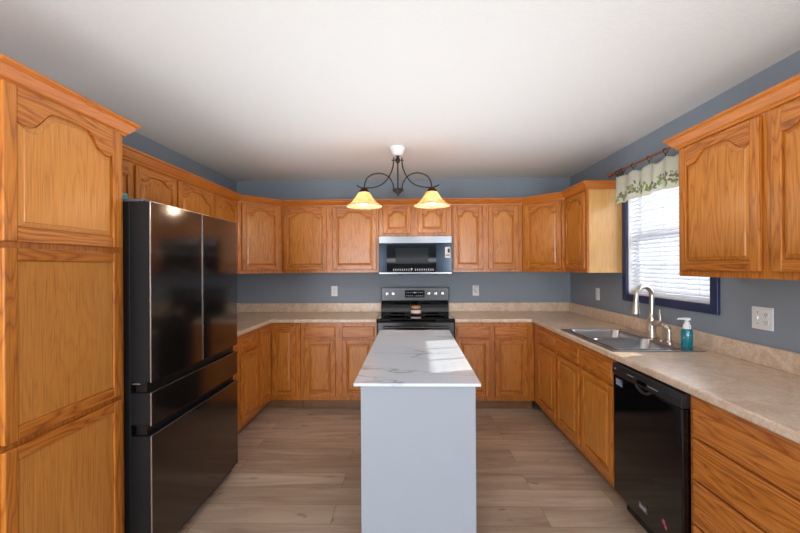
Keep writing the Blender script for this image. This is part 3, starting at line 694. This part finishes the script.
# ------------------------------------------------------------------ dishwasher
t = thing('dishwasher', 'gloss black dishwasher built in under the right countertop', 'dishwasher', (1.193, 2.303, 0), -PI/2)
dw = 0.580
obj('tub_body', box(B(), 0.004, dw-0.004, 0.042, 0.58, 0.10, 0.868), BLK, t)
d = obj('door', box(B(), 0.002, dw-0.002, 0.0, 0.040, 0.115, 0.800), DWB, t, bevel=0.008, seg=3)
bm = B(); pr_ = [(0.0, 0.802), (-0.004, 0.806), (-0.005, 0.836), (0.0, 0.866), (0.040, 0.866), (0.040, 0.802)]
A = [bm.verts.new((0.002, y, z)) for y, z in pr_]; Bv = [bm.verts.new((dw-0.002, y, z)) for y, z in pr_]
bm.faces.new(A); bm.faces.new(Bv[::-1])
for k in range(6): bm.faces.new((A[k], A[(k+1) % 6], Bv[(k+1) % 6], Bv[k]))
cp = obj('control_panel', bm, DWP, t, bevel=0.003)
# curved pull lip under the panel
bm = B(); pts = []
for k in range(13):
    u = k/12; pts.append((0.24+0.13*u, -0.004, 0.803-0.022*math.sin(PI*u)))
tube(bm, pts, 0.007, 8); obj('pull_lip', bm, DWP, cp, smooth=True)
obj('latch_display', box(B(), 0.25, 0.33, -0.0065, -0.0052, 0.818, 0.836), GLB, cp)
bm = B()
for k in range(4): box(bm, 0.16+k*0.016, 0.170+k*0.016, -0.0062, -0.0052, 0.836, 0.839)
for k in range(5): box(bm, 0.345+k*0.016, 0.356+k*0.016, -0.0062, -0.0052, 0.826, 0.829)
box(bm, 0.03, 0.045, -0.0062, -0.0052, 0.836, 0.840); obj('panel_print', bm, MARK, cp)
s = obj('sticker', box(B(), 0.035, 0.105, -0.0012, -0.0004, 0.745, 0.785), BLUES, d)
bm = B()
for k in range(3): box(bm, 0.040, 0.100-0.01*k, -0.002, -0.0014, 0.752+0.011*k, 0.757+0.011*k)
obj('sticker_print', bm, MARK, s)
bd = obj('badge', box(B(), 0.258, 0.325, -0.003, -0.0004, 0.172, 0.205), EDGE, d)
bm = B(); box(bm, 0.262, 0.321, -0.0042, -0.0032, 0.176, 0.201); obj('badge_face', bm, DWP, bd)
bm = B()
for k in range(9): box(bm, 0.267+k*0.006, 0.270+k*0.006, -0.005, -0.0044, 0.182, 0.195)
obj('badge_lettering', bm, MARK, bd)
bm = B(); lathe(bm, [(0.012, -0.0012), (0.012, -0.0004), (0, -0.0004)], (0.452, 0, 0.222), 20, 'y'); lathe(bm, [(0.010, -0.0012), (0.010, -0.0004), (0, -0.0004)], (0.466, 0, 0.205), 20, 'y'); obj('round_sticker', bm, PINK, d)
obj('toe_panel', box(B(), 0.004, dw-0.004, 0.075, 0.09, 0.0, 0.099), BLK, t)

# ------------------------------------------------------------------ ceiling light
LX, LY = -0.097, 3.25
t = thing('ceiling_light', 'dark bronze two-arm ceiling light with amber glass bell shades', 'light', (LX, LY, H))
zz = lambda z: z-H
obj('canopy', lathe(B(), [(0.066, -0.0005), (0.066, -0.012), (0.060, -0.03), (0.045, -0.058), (0.030, -0.068), (0, -0.069)]), WHT, t, smooth=True)
obj('stem', tube(B(), [(0, 0, -0.070), (0, 0, zz(2.085))], 0.006, 12), BRZ, t, smooth=True)
bm = lathe(B(), [(0.008, -0.071), (0.016, -0.075), (0.010, -0.085), (0.020, -0.097), (0.022, -0.11), (0.016, -0.125), (0.009, -0.135)]); tube(bm, [(-0.052, 0, -0.108), (0.052, 0, -0.108)], 0.0045, 8)
obj('top_hub', bm, BRZ, t, smooth=True)
obj('bottom_hub', lathe(B(), [(0.0, zz(2.095)), (0.045, zz(2.088)), (0.048, zz(2.078)), (0.030, zz(2.062)), (0.012, zz(2.046)), (0.008, zz(2.036)), (0.004, zz(2.026)), (0, zz(2.022))]), BRZ, t, smooth=True)
for s in (-1, 1):
    bm = B()
    c = [(0.034, 2.356), (0.036, 2.31), (0.047, 2.255), (0.08, 2.185), (0.135, 2.130), (0.21, 2.104), (0.285, 2.102), (0.325, 2.110), (0.347, 2.124)]
    tube(bm, smoothpath([(s*x, 0, zz(z)) for x, z in c], 6), 0.0055, 10)
    c = [(0.034, 2.085), (0.042, 2.135), (0.075, 2.19), (0.125, 2.219), (0.18, 2.223), (0.235, 2.205), (0.272, 2.165), (0.286, 2.105)]
    tube(bm, smoothpath([(s*x, 0.004, zz(z)) for x, z in c], 6), 0.0055, 10)
    ar = obj('arm', bm, BRZ, t, smooth=True)
    obj('shade_cap', lathe(B(), [(0.008, zz(2.108)), (0.020, zz(2.100)), (0.044, zz(2.072)), (0.046, zz(2.062)), (0.0, zz(2.062))], (s*0.286, 0, 0), 28), BRZ, t, smooth=True)
    prof = [(0.040, 2.064), (0.048, 2.055), (0.064, 2.030), (0.082, 2.002), (0.108, 1.972), (0.136, 1.953), (0.150, 1.946), (0.152, 1.943)]
    bm = B(); rings = []
    for r_, z in prof: rings.append([bm.verts.new((s*0.286+r_*math.cos(2*PI*k/40), r_*math.sin(2*PI*k/40), zz(z))) for k in range(40)])
    for a, b in zip(rings, rings[1:]):
        for k in range(40): bm.faces.new((a[k], a[(k+1) % 40], b[(k+1) % 40], b[k]))
    sh = obj('lamp_shade', bm, SHADE, t, smooth=True, solid=0.003)
    obj('bulb', lathe(B(), [(0.0, zz(2.048)), (0.012, zz(2.046)), (0.013, zz(2.02)), (0.026, zz(2.00)), (0.031, zz(1.982)), (0.026, zz(1.962)), (0.014, zz(1.951)), (0, zz(1.948))], (s*0.286, 0, 0), 20), BULB, sh, smooth=True)
    pl = bpy.data.lights.new('bulb_light', 'POINT'); pl.energy = 3.4; pl.color = (1, 0.87, 0.68); pl.shadow_soft_size = 0.03
    po = bpy.data.objects.new('bulb_light', pl); col.objects.link(po); po.parent = t; po.location = (s*0.286, 0, zz(1.935))

# ------------------------------------------------------------------ curtain rod and valance
t = thing('curtain_rod', 'copper-brown curtain rod with rings above the window', 'curtain rod', (1.752, 0, 2.222))
obj('rod', tube(B(), [(0, 2.25, 0), (0, 3.385, 0)], 0.009, 12), RODM, t, smooth=True)
obj('finial', lathe(B(), [(0.010, 3.386), (0.016, 3.39), (0.019, 3.402), (0.014, 3.414), (0.018, 3.420), (0.010, 3.430), (0, 3.431)], n=16, axis='y'), RODM, t, smooth=True)
for y in (3.355, 2.262):
    bm = B(); tube(bm, [(0.0, y, -0.012), (0.030, y, -0.012), (XR-1.752-0.006, y, -0.012)], 0.005, 8); lathe(bm, [(0.018, XR-1.752-0.006), (0.018, XR-1.752-0.001)], (0, y, -0.012), 16, 'x'); obj('bracket', bm, RODM, t, smooth=True)
ry = [3.292, 3.24, 3.205, 3.06, 2.86, 2.68, 2.52, 2.36]
for y in ry:
    bm = B(); n = 20; tube(bm, [(0.0165*math.cos(2*PI*k/n), y, 0.0165*math.sin(2*PI*k/n)-0.006) for k in range(n+1)], 0.0024, 8)
    tube(bm, [(0.0, y, -0.0235), (0.0, y, -0.045)], 0.003, 6)
    obj('curtain_ring', bm, BRZ, t, smooth=True)
VY0, VY1, VT, VB = 2.29, 3.302, 2.178, 1.955
def vx(y, z):
    k = (VT-z)/(VT-VB)
    return (0.008+0.004*k)*math.sin(y*40+0.9*math.sin(y*9)) + 0.005*k*math.sin(y*17+1) - 0.004*k
def vtop(y):
    d = min(abs(y-r_) for r_ in ry); return VT - 0.026*min(1, d/0.085)**1.4
def vbot(y): return VB + 0.008*math.sin(y*23+1) - 0.02*max(0, (y-3.22)/0.08)
bm = B(); NY, NZ = 220, 14; G = []
for i in range(NY+1):
    y = VY0+(VY1-VY0)*i/NY; row = []
    for j in range(NZ+1):
        z = vtop(y)+(vbot(y)-vtop(y))*j/NZ; row.append(bm.verts.new((vx(y, z), y, z)))
    G.append(row)
for i in range(NY):
    for j in range(NZ):
        bm.faces.new((G[i][j], G[i+1][j], G[i+1][j+1], G[i][j+1]))
t = thing('window_valance', 'short cream valance with green leaf print hanging from the curtain rod', 'valance', (1.752, 0, 0))
vo = obj('fabric', bm, FABRIC, t, smooth=True, solid=0.0012)
bm = B()
def leaf(y, z, L, wd, an, mi):
    P = []; n = 5
    for k in range(n+1):
        u = k/n; P.append((u*L, wd*math.sin(PI*u)**0.8))
    pts = P + [(a, -b) for a, b in P[::-1][1:-1]]
    vs = []
    for a, b in pts:
        yy = y+a*math.cos(an)-b*math.sin(an); z_ = z+a*math.sin(an)+b*math.cos(an); yy = min(max(yy, VY0+0.002), VY1-0.002)
        vs.append(bm.verts.new((vx(yy, z_)-0.0022, yy, z_)))
    f = bm.faces.new(vs); f.material_index = mi
y = VY0+0.02
while y < VY1-0.01:
    zb = 2.015+0.018*math.sin(y*17)
    for q in range(5):
        leaf(y+random.uniform(-0.02, 0.02), zb+random.uniform(-0.028, 0.032), random.uniform(0.026, 0.044), random.uniform(0.006, 0.011), random.uniform(0, 2*PI), random.choice((0, 0, 1, 2)))
    leaf(y, zb-0.012, 0.04, 0.0012, random.uniform(-0.6, 0.9), 0)
    y += 0.031
lp = obj('leaf_print', bm, [mat('print_leaf_green', (128, 146, 92), 0.9), mat('print_light_green', (166, 182, 128), 0.9), PLUM], vo)

# ------------------------------------------------------------------ wall plates
def duplex(bm, x, z, zc2=0.0):
    pass
def plate(name, label, loc, rotz, w, h_, gangs, group=None):
    t = thing(name, label, 'outlet' if 'outlet' in name else 'switch', loc, rotz, group)
    obj('cover_plate', box(B(), -w/2, w/2, -0.006, -0.001, -h_/2, h_/2), WHT, t, bevel=0.0025)
    for gx, kind in gangs:
        if kind == 'outlet':
            for s in (-1, 1):
                so_ = obj('socket', lathe(B(), [(0.0165, -0.0065), (0.0165, -0.009), (0, -0.009)], (gx, 0, s*0.0195), 20, 'y'), WHT, t)
                bm = B(); box(bm, gx-0.008, gx-0.006, -0.0098, -0.0092, s*0.0195-0.002, s*0.0195+0.007); box(bm, gx+0.006, gx+0.008, -0.0098, -0.0092, s*0.0195-0.002, s*0.0195+0.007)
                lathe(bm, [(0.0025, -0.0098), (0.0025, -0.0092)], (gx, 0, s*0.0195-0.008), 10, 'y'); obj('slot', bm, DARK, so_)
        else:
            obj('toggle', box(B(), gx-0.005, gx+0.005, -0.014, -0.0065, -0.009, 0.009), WHT, t, bevel=0.002)
            bm = B(); 
            for s in (-1, 1): lathe(bm, [(0.0032, -0.0072), (0.0032, -0.0064)], (gx, 0, s*0.030), 10, 'y')
            obj('screw', bm, GREYP, t)
plate('wall_outlet', 'white wall outlet above the left back countertop, left of the range', (-0.876, D, 1.155), 0, 0.073, 0.118, [(0, 'outlet')], 'white wall outlets')
plate('wall_outlet', 'white wall outlet behind a plug-in night light right of the range', (0.757, D, 1.155), 0, 0.073, 0.118, [(0, 'outlet')], 'white wall outlets')
plate('wall_outlet', 'white wall outlet on the right wall under the pale cabinet end', (XR, 3.807, 1.156), -PI/2, 0.073, 0.118, [(0, 'outlet')], 'white wall outlets')
plate('wall_switch_outlet', 'white double wall plate with switch and outlet in right foreground', (XR, 2.05, 1.155), -PI/2, 0.122, 0.118, [(-0.024, 'switch'), (0.024, 'outlet')])
t = thing('night_light', 'white oval plug-in night light in the outlet right of range', 'night light', (0.762, D-0.012, 1.172))
bm = lathe(B(), [(0.022, -0.001), (0.026, -0.008), (0.026, -0.022), (0.020, -0.032), (0.0, -0.035)], n=24, axis='y')
for v_ in bm.verts: v_.co.z *= 1.45
obj('shell', bm, WHT, t, smooth=True)
obj('lens', lathe(B(), [(0.011, -0.0352), (0.009, -0.040), (0, -0.042)], (0, 0, 0.004), 16, 'y'), mat('frosted_lens', (206, 214, 226), 0.3), t, smooth=True)
